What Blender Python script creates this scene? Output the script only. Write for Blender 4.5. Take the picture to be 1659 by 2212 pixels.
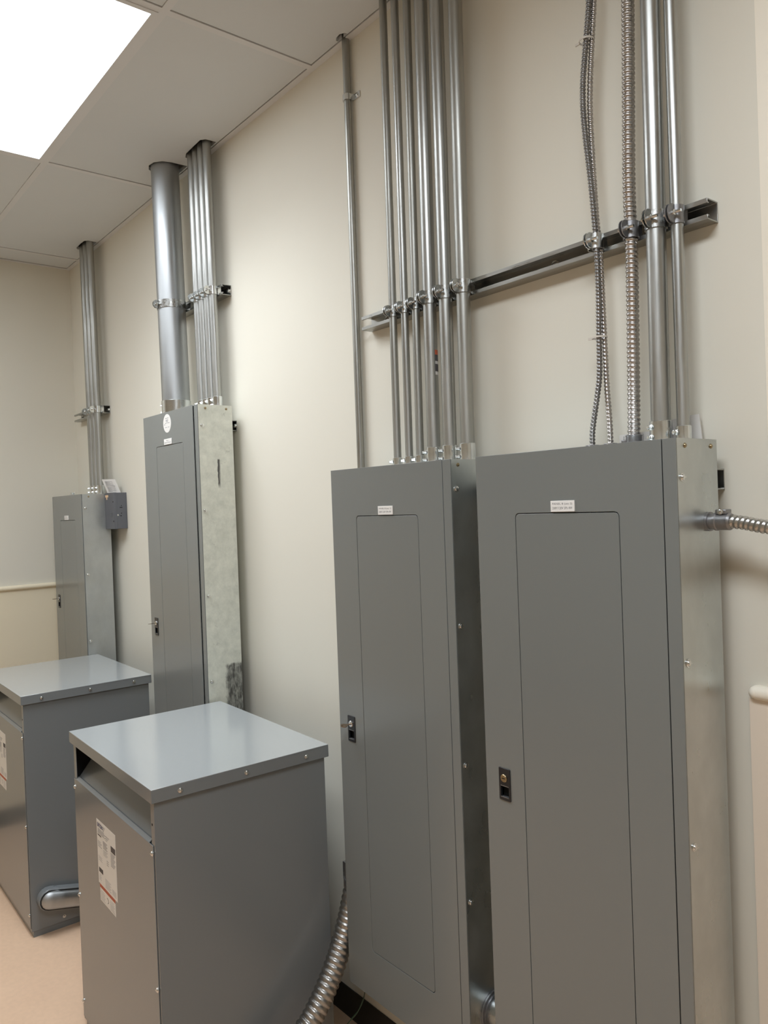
import bpy, bmesh, math, random
from mathutils import Vector, Matrix
from mathutils.geometry import tessellate_polygon
random.seed(7)
S = bpy.context.scene
for o in list(bpy.data.objects):
    bpy.data.objects.remove(o)

# ------------------------------------------------------------------ camera, world, exposure
# X runs along the panel wall towards the near end, Y into that wall (wall face y = 0), Z up, metres
cam_d = bpy.data.cameras.new('camera')
cam = bpy.data.objects.new('camera', cam_d)
S.collection.objects.link(cam)
cam_d.sensor_fit = 'HORIZONTAL'
cam_d.sensor_width = 36.0
cam_d.lens = 36.0 * 1679.718 / 1659.0
cam_d.clip_start = 0.02
_r = Vector((0.62792855, 0.77739695, -0.03687434))
_u = Vector((0.01487402, 0.03538391, 0.9992631))
_w = Vector((-0.77812884, 0.6280143, -0.01065555))
_m = Matrix((_r, _u, -_w)).transposed().to_4x4()
_m.translation = Vector((0.76879546, -1.49815065, 1.72393121))
cam.matrix_world = _m
S.camera = cam

world = bpy.data.worlds.new('world')
S.world = world
world.use_nodes = True
world.node_tree.nodes['Background'].inputs[0].default_value = (0.5, 0.5, 0.5, 1)
world.node_tree.nodes['Background'].inputs[1].default_value = 0.0
S.view_settings.view_transform = 'Standard'
S.view_settings.look = 'None'
S.view_settings.gamma = 1.0
S.view_settings.use_curve_mapping = False
S.view_settings.exposure = 0.0
S.cycles.max_bounces = 14
S.cycles.diffuse_bounces = 9
S.cycles.glossy_bounces = 6

LIGHT_POWER = {(2, 1): (16.0, 125.0), (1, 2): (3.0, 150.0), (4, 2): (25.0, 165.0)}   # watts, beam spread in degrees of each troffer's lamp
LENS_GLOW = 6.0            # radiance of the diffusing lenses
LIGHT_COL = (0.94, 1.0, 1.06)

# room extents
XB, XF, YL, ZC = -3.973, 2.6, -4.6, 3.175
ZD = 3.6

# ------------------------------------------------------------------ materials
MAT = {}
def nmat(name):
    m = bpy.data.materials.new(name); m.use_nodes = True
    nt = m.node_tree; b = nt.nodes['Principled BSDF']
    MAT[name] = m
    return m, nt, b
def coords(nt, scale=(1, 1, 1), kind='Object'):
    tc = nt.nodes.new('ShaderNodeTexCoord'); mp = nt.nodes.new('ShaderNodeMapping')
    mp.inputs['Scale'].default_value = scale
    nt.links.new(tc.outputs[kind], mp.inputs['Vector'])
    return mp.outputs['Vector']
def noise(nt, vec, scale, detail=3, rough=0.5):
    n = nt.nodes.new('ShaderNodeTexNoise'); n.inputs['Scale'].default_value = scale
    n.inputs['Detail'].default_value = detail; n.inputs['Roughness'].default_value = rough
    nt.links.new(vec, n.inputs['Vector']); return n.outputs['Fac']
def ramp(nt, fac, c0, c1, p0=0.0, p1=1.0):
    r = nt.nodes.new('ShaderNodeValToRGB')
    r.color_ramp.elements[0].position = p0; r.color_ramp.elements[0].color = (*c0, 1)
    r.color_ramp.elements[1].position = p1; r.color_ramp.elements[1].color = (*c1, 1)
    nt.links.new(fac, r.inputs['Fac']); return r.outputs['Color']
def mrange(nt, fac, a0, a1, b0, b1):
    r = nt.nodes.new('ShaderNodeMapRange')
    for k, v in zip(('From Min', 'From Max', 'To Min', 'To Max'), (a0, a1, b0, b1)):
        r.inputs[k].default_value = v
    nt.links.new(fac, r.inputs['Value']); return r.outputs['Result']
def mathn(nt, op, a, b=None):
    n = nt.nodes.new('ShaderNodeMath'); n.operation = op
    for i, v in enumerate((a, b)):
        if v is None: continue
        if isinstance(v, (int, float)): n.inputs[i].default_value = v
        else: nt.links.new(v, n.inputs[i])
    return n.outputs[0]
def mixc(nt, fac, a, b):
    n = nt.nodes.new('ShaderNodeMix'); n.data_type = 'RGBA'
    for key, v in ((6, a), (7, b)):
        if isinstance(v, tuple): n.inputs[key].default_value = (*v, 1)
        else: nt.links.new(v, n.inputs[key])
    if isinstance(fac, (int, float)): n.inputs[0].default_value = fac
    else: nt.links.new(fac, n.inputs[0])
    return n.outputs[2]
def bump(nt, b, h, strength, dist):
    n = nt.nodes.new('ShaderNodeBump'); n.inputs['Strength'].default_value = strength
    n.inputs['Distance'].default_value = dist
    nt.links.new(h, n.inputs['Height']); nt.links.new(n.outputs['Normal'], b.inputs['Normal'])
def shade(c, k): return tuple(x * k for x in c)

def paint(name, col, rough, var=0.05, scale=3.0, bscale=0, bstr=0.1, bdist=0.001, spec=0.5, coat=0.0):
    m, nt, b = nmat(name)
    v = coords(nt)
    c = ramp(nt, noise(nt, v, scale, 2), shade(col, 1 - 2*var), shade(col, 1 + 2*var), 0.0, 1.0)
    nt.links.new(c, b.inputs['Base Color'])
    b.inputs['Specular IOR Level'].default_value = spec
    b.inputs['Roughness'].default_value = rough
    if coat:
        b.inputs['Coat Weight'].default_value = coat; b.inputs['Coat Roughness'].default_value = rough * 0.7
    if bscale: bump(nt, b, noise(nt, v, bscale, 2), bstr, bdist)
    return m
def metal(name, col, rough, var=0.12, scale=(1, 1, 1), nscale=8.0, metallic=1.0, rvar=0.25, bstr=0.0, bscale=200):
    m, nt, b = nmat(name)
    v = coords(nt, scale)
    n = noise(nt, v, nscale, 5, 0.6)
    nt.links.new(ramp(nt, n, shade(col, 1 - var), shade(col, 1 + var), 0.3, 0.7), b.inputs['Base Color'])
    nt.links.new(mrange(nt, noise(nt, v, nscale * 1.7, 4), 0.3, 0.7, rough * (1 - rvar), rough * (1 + rvar)), b.inputs['Roughness'])
    b.inputs['Metallic'].default_value = metallic
    if bstr: bump(nt, b, noise(nt, coords(nt), bscale, 2), bstr, 0.0005)
    return m

WALLC = (0.725, 0.70, 0.615)
paint('wall_paint', WALLC, 0.62, 0.02, 1.4, 420, 0.08, 0.0006, 0.3)
paint('wainscot_paint', (0.80, 0.72, 0.55), 0.5, 0.03, 1.4, 300, 0.1, 0.0006, 0.35)
paint('wainscot_pale', (0.80, 0.71, 0.60), 0.5, 0.03, 1.4, 300, 0.1, 0.0006, 0.35)
paint('trim_paint', (0.86, 0.81, 0.70), 0.38, 0.02, 3)
paint('tile_white', (0.635, 0.655, 0.66), 0.75, 0.02, 2.0, 260, 0.12, 0.0008, 0.2)
paint('grid_white', (0.66, 0.66, 0.66), 0.5, 0.01, 3)
paint('deck_dark', (0.03, 0.03, 0.03), 0.9, 0.1, 2)
paint('base_black', (0.012, 0.012, 0.012), 0.5, 0.1, 6)
GREY = (0.185, 0.198, 0.192)
paint('panel_grey', GREY, 0.27, 0.012, 2.5, 900, 0.03, 0.0003, 0.5, 0.4)
paint('door_grey', shade(GREY, 0.97), 0.27, 0.012, 2.5, 900, 0.03, 0.0003, 0.5, 0.4)
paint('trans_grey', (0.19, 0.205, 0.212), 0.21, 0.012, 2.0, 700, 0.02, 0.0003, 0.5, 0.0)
paint('trans_grey_lit', (0.37, 0.395, 0.405), 0.17, 0.012, 2.0, 700, 0.02, 0.0003, 0.6, 0.6)  # transformer paint lightened to carry the bright light on the lid tops
paint('box_grey', (0.11, 0.115, 0.13), 0.45, 0.05, 8)
paint('black_plastic', (0.012, 0.013, 0.016), 0.3, 0.1, 20)
paint('black_void', (0.004, 0.004, 0.004), 0.9, 0.1, 3)
paint('rubber_black', (0.01, 0.01, 0.01), 0.6, 0.1, 20)
paint('label_white', (0.78, 0.77, 0.74), 0.45, 0.02, 12)
paint('nameplate_white', (0.82, 0.81, 0.79), 0.4, 0.01, 12)
paint('print_grey', (0.30, 0.30, 0.31), 0.6, 0.05, 40)
paint('print_pale', (0.50, 0.49, 0.48), 0.6, 0.05, 40)
paint('print_dark', (0.07, 0.065, 0.07), 0.6, 0.05, 40)
paint('print_plate', (0.15, 0.15, 0.16), 0.6, 0.05, 40)
paint('print_blue', (0.015, 0.025, 0.14), 0.6, 0.05, 40)
paint('print_red', (0.45, 0.10, 0.045), 0.6, 0.05, 40)
paint('paper', (0.62, 0.60, 0.57), 0.7, 0.04, 10)
paint('sticker_orange', (0.80, 0.55, 0.33), 0.5, 0.03, 12)
paint('tie_plastic', (0.62, 0.58, 0.52), 0.4, 0.05, 30)
paint('wire_green', (0.02, 0.05, 0.025), 0.5, 0.2, 60)
metal('conduit_zinc', (0.45, 0.455, 0.44), 0.38, 0.16, (1, 1, 0.06), 45)
metal('conduit_dull', (0.40, 0.40, 0.375), 0.44, 0.16, (1, 1, 0.06), 45)
metal('conduit_big', (0.43, 0.445, 0.455), 0.42, 0.08, (1, 1, 0.1), 14)
metal('fitting_zinc', (0.72, 0.745, 0.75), 0.23, 0.08, (1, 1, 1), 30)
metal('clamp_zinc', (0.50, 0.51, 0.50), 0.28, 0.15, (1, 1, 1), 60)
metal('cast_grey', (0.30, 0.30, 0.31), 0.42, 0.15, (1, 1, 1), 60, 0.9)
metal('strut_zinc', (0.42, 0.42, 0.40), 0.34, 0.12, (0.1, 1, 1), 60)
metal('screw_steel', (0.72, 0.73, 0.72), 0.2, 0.05, (1, 1, 1), 60)
metal('brass', (0.36, 0.29, 0.18), 0.35, 0.2, (1, 1, 1), 90)
metal('flex_steel', (0.50, 0.475, 0.455), 0.32, 0.15, (1, 1, 1), 60)
metal('flex_dark', (0.27, 0.265, 0.26), 0.36, 0.15, (1, 1, 1), 60)
metal('flex_bright', (0.50, 0.49, 0.47), 0.30, 0.12, (1, 1, 1), 60)
metal('flex_fat', (0.40, 0.39, 0.375), 0.36, 0.15, (1, 1, 1), 60)
metal('key_brass', (0.25, 0.19, 0.13), 0.35, 0.2, (1, 1, 1), 90)
metal('galv', (0.54, 0.565, 0.56), 0.33, 0.10, (1, 1, 0.7), 9, 0.95, 0.3)
metal('galv_blue', (0.52, 0.54, 0.54), 0.42, 0.10, (1, 1, 0.7), 9, 0.85, 0.25)

def floor_mat():
    m, nt, b = nmat('floor_vinyl')
    v = coords(nt)
    a = ramp(nt, noise(nt, v, 2.2, 5, 0.6), (0.70, 0.49, 0.34), (0.74, 0.525, 0.37), 0.3, 0.7)
    sp = ramp(nt, noise(nt, v, 60, 2), (0.97, 0.97, 0.97), (1.03, 1.03, 1.03), 0.3, 0.7)
    mx = nt.nodes.new('ShaderNodeMix'); mx.data_type = 'RGBA'; mx.blend_type = 'MULTIPLY'
    mx.inputs[0].default_value = 1.0
    nt.links.new(a, mx.inputs[6]); nt.links.new(sp, mx.inputs[7])
    nt.links.new(mx.outputs[2], b.inputs['Base Color'])
    b.inputs['Roughness'].default_value = 0.38
floor_mat()

def dusty_mat():
    """Dull chalky galvanised side with a dark smear and scratches of its own (object space, P3 box)."""
    m, nt, b = nmat('galv_chalky')
    v = coords(nt)
    base = ramp(nt, noise(nt, v, 30, 6, 0.7), (0.58, 0.60, 0.54), (0.74, 0.755, 0.68), 0.32, 0.68)
    sep = nt.nodes.new('ShaderNodeSeparateXYZ'); nt.links.new(v, sep.inputs[0])
    n1 = noise(nt, v, 35, 4, 0.6); n2 = noise(nt, coords(nt, (1, 1, 0.35)), 70, 5, 0.7)
    y, z = sep.outputs[1], sep.outputs[2]
    wob = mathn(nt, 'MULTIPLY', mathn(nt, 'SUBTRACT', n1, 0.5), 0.03)
    yy = mathn(nt, 'ADD', y, wob); zz = mathn(nt, 'ADD', z, wob)
    my = mrange(nt, yy, 0.000, 0.012, 0, 1)          # local y: origin sits at mid depth
    mz = mrange(nt, zz, 0.780, 0.770, 0, 1)
    st = mathn(nt, 'MULTIPLY', mathn(nt, 'MULTIPLY', my, mz), mrange(nt, n2, 0.30, 0.60, 0.35, 1.0))
    # thin upright scratch
    sw = mathn(nt, 'ADD', y, mathn(nt, 'MULTIPLY', mathn(nt, 'SUBTRACT', n2, 0.5), 0.012))
    sy = mathn(nt, 'MULTIPLY', mrange(nt, sw, 0.0025, 0.0045, 0, 1), mrange(nt, sw, 0.009, 0.016, 1, 0))
    sz = mathn(nt, 'MULTIPLY', mrange(nt, z, 1.455, 1.475, 0, 1), mrange(nt, z, 1.565, 1.57, 1, 0))
    st2 = mathn(nt, 'MULTIPLY', sy, sz)
    n3 = noise(nt, v, 16, 5, 0.75)
    st3 = mrange(nt, n3, 0.63, 0.70, 0, 0.35)
    allm = mathn(nt, 'MAXIMUM', mathn(nt, 'MAXIMUM', st, st2), st3)
    nt.links.new(mixc(nt, allm, base, (0.085, 0.085, 0.08)), b.inputs['Base Color'])
    b.inputs['Metallic'].default_value = 0.15
    b.inputs['Roughness'].default_value = 0.6
dusty_mat()

def lens_mat():
    m = bpy.data.materials.new('light_lens'); m.use_nodes = True; MAT['light_lens'] = m
    nt = m.node_tree; b = nt.nodes['Principled BSDF']
    b.inputs['Base Color'].default_value = (0.8, 0.8, 0.8, 1)
    b.inputs['Emission Color'].default_value = (*LIGHT_COL, 1)
    b.inputs['Emission Strength'].default_value = LENS_GLOW
lens_mat()

# ------------------------------------------------------------------ mesh helpers
C = S.collection
ORG = {}
class MB:
    def __init__(s): s.v = []; s.f = []
    def add(s, vs, fs):
        k = len(s.v); s.v += [Vector(v) for v in vs]; s.f += [tuple(i + k for i in f) for f in fs]; return s
    def box(s, x0, x1, y0, y1, z0, z1):
        return s.add([(x0,y0,z0),(x1,y0,z0),(x1,y1,z0),(x0,y1,z0),(x0,y0,z1),(x1,y0,z1),(x1,y1,z1),(x0,y1,z1)],
                     [(0,3,2,1),(4,5,6,7),(0,1,5,4),(1,2,6,5),(2,3,7,6),(3,0,4,7)])
    def lathe(s, p0, axis, prof, seg=24, cap0=True, cap1=True):
        a = Vector(axis).normalized(); p0 = Vector(p0)
        t = Vector((1, 0, 0)) if abs(a.x) < 0.9 else Vector((0, 1, 0))
        e1 = a.cross(t).normalized(); e2 = a.cross(e1)
        vs = []; fs = []
        for h, r in prof:
            for i in range(seg):
                q = 2 * math.pi * i / seg
                vs.append(p0 + a * h + (e1 * math.cos(q) + e2 * math.sin(q)) * r)
        for j in range(len(prof) - 1):
            for i in range(seg):
                k = (i + 1) % seg
                fs.append((j*seg+i, j*seg+k, (j+1)*seg+k, (j+1)*seg+i))
        if cap0: fs.append(tuple(range(seg - 1, -1, -1)))
        if cap1: fs.append(tuple((len(prof)-1)*seg + i for i in range(seg)))
        return s.add(vs, fs)
    def cyl(s, p0, p1, r, seg=24, r1=None):
        d = Vector(p1) - Vector(p0)
        return s.lathe(p0, d, [(0, r), (d.length, r if r1 is None else r1)], seg)
    def extr(s, outer, holes, fn, w0, w1):
        """prism of a flat outline (with holes); fn(u, v, w) -> xyz"""
        loops = [outer] + list(holes)
        flat = [q for l in loops for q in l]
        tris = tessellate_polygon([[Vector((q[0], q[1], 0)) for q in l] for l in loops])
        n = len(flat)
        vs = [fn(q[0], q[1], w0) for q in flat] + [fn(q[0], q[1], w1) for q in flat]
        fs = [tuple(t) for t in tris] + [tuple(i + n for i in reversed(t)) for t in tris]
        k = 0
        for l in loops:
            m = len(l)
            for i in range(m):
                a, b = k + i, k + (i + 1) % m
                fs.append((a, b, b + n, a + n))
            k += m
        return s.add(vs, fs)
    def sweep(s, pts, rad, seg=14, caps=True):
        """tube along pts; rad(i, angle) -> radius"""
        n = len(pts); vs = []; fs = []
        t0 = (pts[1] - pts[0]).normalized()
        ref = Vector((0, 0, 1)) if abs(t0.z) < 0.9 else Vector((1, 0, 0))
        e1 = t0.cross(ref).normalized()
        for i in range(n):
            t = (pts[min(i + 1, n - 1)] - pts[max(i - 1, 0)]).normalized()
            e1 = (e1 - t * e1.dot(t)).normalized(); e2 = t.cross(e1)
            for k in range(seg):
                q = 2 * math.pi * k / seg
                vs.append(pts[i] + (e1 * math.cos(q) + e2 * math.sin(q)) * rad(i, q))
        for i in range(n - 1):
            for k in range(seg):
                m = (k + 1) % seg
                fs.append((i*seg+k, i*seg+m, (i+1)*seg+m, (i+1)*seg+k))
        if caps:
            fs.append(tuple(range(seg - 1, -1, -1))); fs.append(tuple((n-1)*seg + i for i in range(seg)))
        return s.add(vs, fs)
    def build(s, name, mat, parent=None, bevel=0, org=None, smooth=32):
        if parent is not None: o0 = ORG[parent]
        elif org is not None: o0 = Vector(org)
        else:
            xs = [v.x for v in s.v]; ys = [v.y for v in s.v]; zs = [v.z for v in s.v]
            o0 = Vector(((min(xs)+max(xs))/2, (min(ys)+max(ys))/2, min(zs)))
        me = bpy.data.meshes.new(name)
        me.from_pydata([v - o0 for v in s.v], [], s.f)
        bm = bmesh.new(); bm.from_mesh(me)
        bmesh.ops.remove_doubles(bm, verts=bm.verts, dist=1e-6)
        bmesh.ops.recalc_face_normals(bm, faces=bm.faces)
        bm.to_mesh(me); bm.free()
        for p in me.polygons: p.use_smooth = True
        me.set_sharp_from_angle(angle=math.radians(smooth))
        me.materials.append(MAT[mat] if isinstance(mat, str) else mat)
        ob = bpy.data.objects.new(name, me); C.objects.link(ob)
        if parent is not None: ob.parent = parent
        else: ob.location = o0
        ORG[ob] = o0
        if bevel:
            b = ob.modifiers.new('bevel', 'BEVEL'); b.width = bevel; b.segments = 2
            b.limit_method = 'ANGLE'; b.angle_limit = math.radians(50); b.harden_normals = False
        return ob
def box(x0, x1, y0, y1, z0, z1): return MB().box(x0, x1, y0, y1, z0, z1)
def thing(name, label, cat, loc, group=None, rotz=0.0, local=False):
    o = bpy.data.objects.new(name, None); C.objects.link(o)
    o.empty_display_size = 0.05
    o.location = loc; o.rotation_euler = (0, 0, rotz)
    ORG[o] = Vector((0, 0, 0)) if local else Vector(loc)
    return tag(o, label, cat, group)
def tag(o, label, cat, group=None):
    o['label'] = label; o['category'] = cat
    if group: o['group'] = group
    return o
def struct(o):
    o['kind'] = 'structure'; return o
def share(src, name, parent, loc, rot=None):
    """another object on the mesh of src"""
    o = bpy.data.objects.new(name, src.data); C.objects.link(o)
    o.parent = parent; o.location = Vector(loc) - ORG[parent]
    if rot is not None: o.rotation_euler = rot
    ORG[o] = ORG[parent]
    return o
def spline(pts, step):
    P = [Vector(p) for p in pts]; P = [P[0]*2 - P[1]] + P + [P[-1]*2 - P[-2]]
    out = []
    for i in range(1, len(P) - 2):
        p0, p1, p2, p3 = P[i-1], P[i], P[i+1], P[i+2]
        n = 24
        for k in range(n):
            t = k / n
            out.append(0.5*((2*p1) + (p2-p0)*t + (2*p0-5*p1+4*p2-p3)*t*t + (3*p1-p0-3*p2+p3)*t**3))
    out.append(P[-2])
    res = [out[0]]; acc = 0
    for a, b in zip(out, out[1:]):
        d = (b - a).length
        while acc + d >= step:
            f = (step - acc) / d; a = a.lerp(b, f); d = (b - a).length; acc = 0; res.append(a)
        acc += d
    return res
def rrect(x0, x1, y0, y1, r, n=5):
    out = []
    for cx, cy, a0 in ((x1-r, y1-r, 0), (x0+r, y1-r, 90), (x0+r, y0+r, 180), (x1-r, y0+r, 270)):
        for k in range(n + 1):
            q = math.radians(a0 + 90 * k / n); out.append((cx + r*math.cos(q), cy + r*math.sin(q)))
    return out
def rect(x0, x1, y0, y1): return [(x0, y0), (x1, y0), (x1, y1), (x0, y1)]
fXZ = lambda u, v, w: (u, w, v)       # outline in X-Z, thickness along Y
fYZ = lambda u, v, w: (w, u, v)       # outline in Y-Z, thickness along X
fXY = lambda u, v, w: (u, v, w)

_txt = {}
def text_mb(s, width, height, fn, lift, bold=0.0):
    """flat lettering as a mesh: fn(u, v, w) maps the box 0..width, 0..height"""
    if s not in _txt:
        cu = bpy.data.curves.new('lettering', 'FONT'); cu.body = s; cu.resolution_u = 2; cu.offset = bold
        ob = bpy.data.objects.new('lettering', cu); C.objects.link(ob)
        dg = bpy.context.evaluated_depsgraph_get()
        me = ob.evaluated_get(dg).to_mesh()
        vs = [v.co.copy() for v in me.vertices]; fs = [tuple(p.vertices) for p in me.polygons]
        ob.evaluated_get(dg).to_mesh_clear()
        bpy.data.objects.remove(ob); bpy.data.curves.remove(cu)
        _txt[s] = (vs, fs)
    vs, fs = _txt[s]
    x0 = min(v.x for v in vs); x1 = max(v.x for v in vs); y0 = min(v.y for v in vs); y1 = max(v.y for v in vs)
    m = MB()
    m.add([fn((v.x-x0)/(x1-x0)*width, (v.y-y0)/(y1-y0)*height, lift) for v in vs], fs)
    return m

# ------------------------------------------------------------------ the room
floor = struct(box(XB-0.15, XF+0.15, YL-0.15, 0.15, -0.12, 0).build('floor', 'floor_vinyl'))
struct(box(XB-0.15, XF+0.15, 0, 0.15, 0, ZD).build('wall_right', 'wall_paint'))
struct(box(XB-0.15, XB, YL, 0, 0, ZD).build('wall_back', 'wall_paint'))
struct(box(XB-0.15, XF+0.15, YL-0.15, YL, 0, ZD).build('wall_left', 'wall_paint'))
struct(box(XF, XF+0.15, YL, 0, 0, ZD).build('wall_front', 'wall_paint'))
struct(box(XB, XF, -0.004, 0, 0, 0.10).build('baseboard_right', 'base_black'))
struct(box(XB, XB+0.004, YL, -0.004, 0, 0.10).build('baseboard_back', 'base_black'))
struct(box(XB, XF, YL, YL+0.004, 0, 0.10).build('baseboard_left', 'base_black'))
# wainscot sheet and chair rail on the far wall, and where it starts again at the near end
struct(box(XB, XB+0.006, YL+0.004, -0.004, 0.10, 1.312).build('trim_1', 'wainscot_paint'))
def rail(name, p0, axis, length, out, mat):
    prof = [(0, 0)]
    n = 8
    for k in range(n + 1):
        q = math.pi * k / n
        prof.append((0.012 * math.sin(q) + 0.010, -0.013 * math.cos(q)))
    prof = [(0.0, -0.013)] + prof[1:] + [(0.0, 0.013)]
    m = MB(); a = Vector(axis); o = Vector(out)
    m.extr(prof, [], lambda u, v, w: Vector(p0) + o * u + Vector((0, 0, v)) + a * w, 0, length)
    return m
struct(rail('trim_2', (XB, YL, 1.325), (0, 1, 0), -YL - 0.001, (1, 0, 0), 0).build('trim_2', 'wainscot_paint'))
struct(box(0.033, XF-0.02, -0.009, 0, 0.10, 1.320).build('trim_3', 'wainscot_pale'))
r3 = rail('trim_4', (0.046, -0.0, 1.333), (1, 0, 0), XF-0.07, (0, -1, 0), 0)
r3.lathe((0.046, -0.0, 1.333), (0, -1, 0), [(0, 0.013), (0.010, 0.013), (0.018, 0.010), (0.022, 0.004)], 16)
struct(r3.build('trim_4', 'trim_paint', smooth=50))
struct(box(0.083, 0.23, -0.006, 0, 0.10, ZC-0.002).build('trim_5', 'trim_paint'))

# ceiling: structural deck, suspended grid bars, separate lay-in tiles with the holes cut for conduits
ceiling = struct(box(XB, XF, YL, 0, ZD-0.02, ZD).build('ceiling', 'deck_dark'))
gx = [-1.355 - 1.2 * k for k in (2, 1, 0, -1, -2, -3)]
gx[0], gx[1] = -3.750, -2.561
gy = [-0.513, -1.125, -1.735, -2.345, -2.955, -3.565, -4.175]
BW = 0.024
gap = 0.003
for x in gx:
    box(x-BW, x, YL+0.022, -0.022, ZC, ZC+0.006).build('grid_bar', 'grid_white', ceiling)
for y in gy:
    xs = [XB+0.022] + [q for g in gx for q in (g-BW, g)] + [XF-0.022]
    for a, b in zip(xs[0::2], xs[1::2]):
        box(a, b, y-BW, y, ZC, ZC+0.006).build('grid_bar', 'grid_white', ceiling)
for x0, x1, y0, y1 in ((XB, XF, -0.022, 0), (XB, XF, YL, YL+0.022), (XB, XB+0.022, YL+0.022, -0.022), (XF-0.022, XF, YL+0.022, -0.022)):
    box(x0, x1, y0, y1, ZC, ZC+0.004).build('wall_angle', 'grid_white', ceiling)
TX = [(XB+0.022+gap*2, gx[0]-BW)] + [(a+gap, b-BW) for a, b in zip(gx, gx[1:])] + [(gx[-1]+gap, XF-0.02)]
TY = [(gy[0]+gap*0.6, -0.0245)] + [(b+0.0006, a-BW-0.0006) for a, b in zip(gy, gy[1:])] + [(YL+0.02, gy[-1]-BW)]
def circ(cx, cy, r, n=20): return [(cx + r*math.cos(2*math.pi*k/n), cy + r*math.sin(2*math.pi*k/n)) for k in range(n)]
HOLES = {  # ragged cut-outs around the risers (x, y)
    'p4': [(-3.574, -0.030), (-3.577, -0.078), (-3.560, -0.090), (-3.480, -0.093), (-3.425, -0.091), (-3.410, -0.075), (-3.412, -0.030)],
    'p3a': [(-2.425, -0.032), (-2.425, -0.120), (-2.405, -0.150), (-2.368, -0.165), (-2.328, -0.160), (-2.298, -0.135), (-2.288, -0.100), (-2.284, -0.030)],
    'p3b': [(-2.212, -0.030), (-2.214, -0.072), (-2.180, -0.085), (-2.100, -0.088), (-2.040, -0.090), (-2.022, -0.075), (-2.020, -0.030)],
    'p2': [(-0.965, -0.032), (-0.967, -0.080), (-0.80, -0.084), (-0.80, -0.092), (-0.62, -0.094), (-0.612, -0.032)],
    'p1': [(-0.30, -0.030), (-0.30, -0.080), (-0.15, -0.090), (-0.035, -0.092), (-0.030, -0.030)],
    'one': [(-1.198, -0.0255), (-1.198, -0.034), (-1.185, -0.042), (-1.165, -0.044), (-1.150, -0.036), (-1.148, -0.0255)]}
LIGHTS = {(2, 1), (1, 2), (4, 2)}       # (column, row) cells that hold a light instead of a tile
for i, (x0, x1) in enumerate(TX):
    for j, (y0, y1) in enumerate(TY):
        if (i, j) in LIGHTS or x1 - x0 < 0.02 or y1 - y0 < 0.02: continue
        hs = []
        if j == 0:
            for h in HOLES.values():
                if all(x0 < q[0] < x1 for q in h): hs.append([(a, max(y0+0.004, min(y1-0.0006, b))) for a, b in h])
        MB().extr(rect(x0, x1, y0, y1), hs, fXY, ZC+0.003, ZC+0.018).build('ceiling_tile', 'tile_white', ceiling)
for i, j in sorted(LIGHTS):
    x0, x1 = TX[i]; y0, y1 = TY[j]
    t = thing('ceiling_light', {(2, 1): 'bright white flat panel troffer light above the transformers',
              (1, 2): 'added fill troffer light over the aisle, out of view beyond the left edge',  # unseen fixture added for fill, cell and power fitted to brightness
              (4, 2): 'flat panel troffer light above the camera, out of view'}[(i, j)], 'ceiling light', ((x0+x1)/2, (y0+y1)/2, ZC-0.004), 'ceiling lights')
    fr = 0.016
    MB().extr(rect(x0, x1, y0, y1), [rect(x0+fr, x1-fr, y0+fr, y1-fr)], fXY, ZC-0.003, ZC+0.02).build('frame', 'grid_white', t)
    box(x0+fr, x1-fr, y0+fr, y1-fr, ZC+0.0, ZC+0.01).build('lens', 'light_lens', t)
    box(x0+0.004, x1-0.004, y0+0.004, y1-0.004, ZC+0.021, ZC+0.09).build('housing', 'grid_white', t)
    ld = bpy.data.lights.new('lamp', 'AREA'); ld.shape = 'RECTANGLE'
    ld.size = x1 - x0 - 2*fr; ld.size_y = y1 - y0 - 2*fr
    ld.energy = LIGHT_POWER[(i, j)][0]; ld.color = LIGHT_COL; ld.spread = math.radians(LIGHT_POWER[(i, j)][1])
    lo = bpy.data.objects.new('lamp', ld); C.objects.link(lo); lo.parent = t
    lo.location = (0, 0, 0.0035)

# ------------------------------------------------------------------ small shared hardware
def screw_mesh():
    m = MB().lathe((0, 0, 0), (0, 0, 1), [(0, 0.0078), (0.0016, 0.0078), (0.0018, 0.0062), (0.0042, 0.0052), (0.0055, 0.0025), (0.0057, 0.0)], 12, True, False)
    m.box(-0.0050, 0.0050, -0.0006, 0.0006, 0.0040, 0.0060)
    return m
def add_screw(parent, loc, direction, mat='screw_steel', scale=1.0, name='screw'):
    key = ('screw', mat)
    d = Vector(direction).normalized()
    eul = d.to_track_quat('Z', 'Y').to_euler()
    if key not in SHARED:
        o = screw_mesh().build(name, mat, parent)
        # mesh was built relative to world origin; rebuild centred
        for v in o.data.vertices: v.co += ORG[parent]
        SHARED[key] = o.data
    else:
        o = bpy.data.objects.new(name, SHARED[key]); C.objects.link(o); o.parent = parent
    o.location = Vector(loc) - ORG[parent]; o.rotation_euler = eul; o.scale = (scale,)*3
    ORG[o] = ORG[parent]
    return o
SHARED = {}

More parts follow.
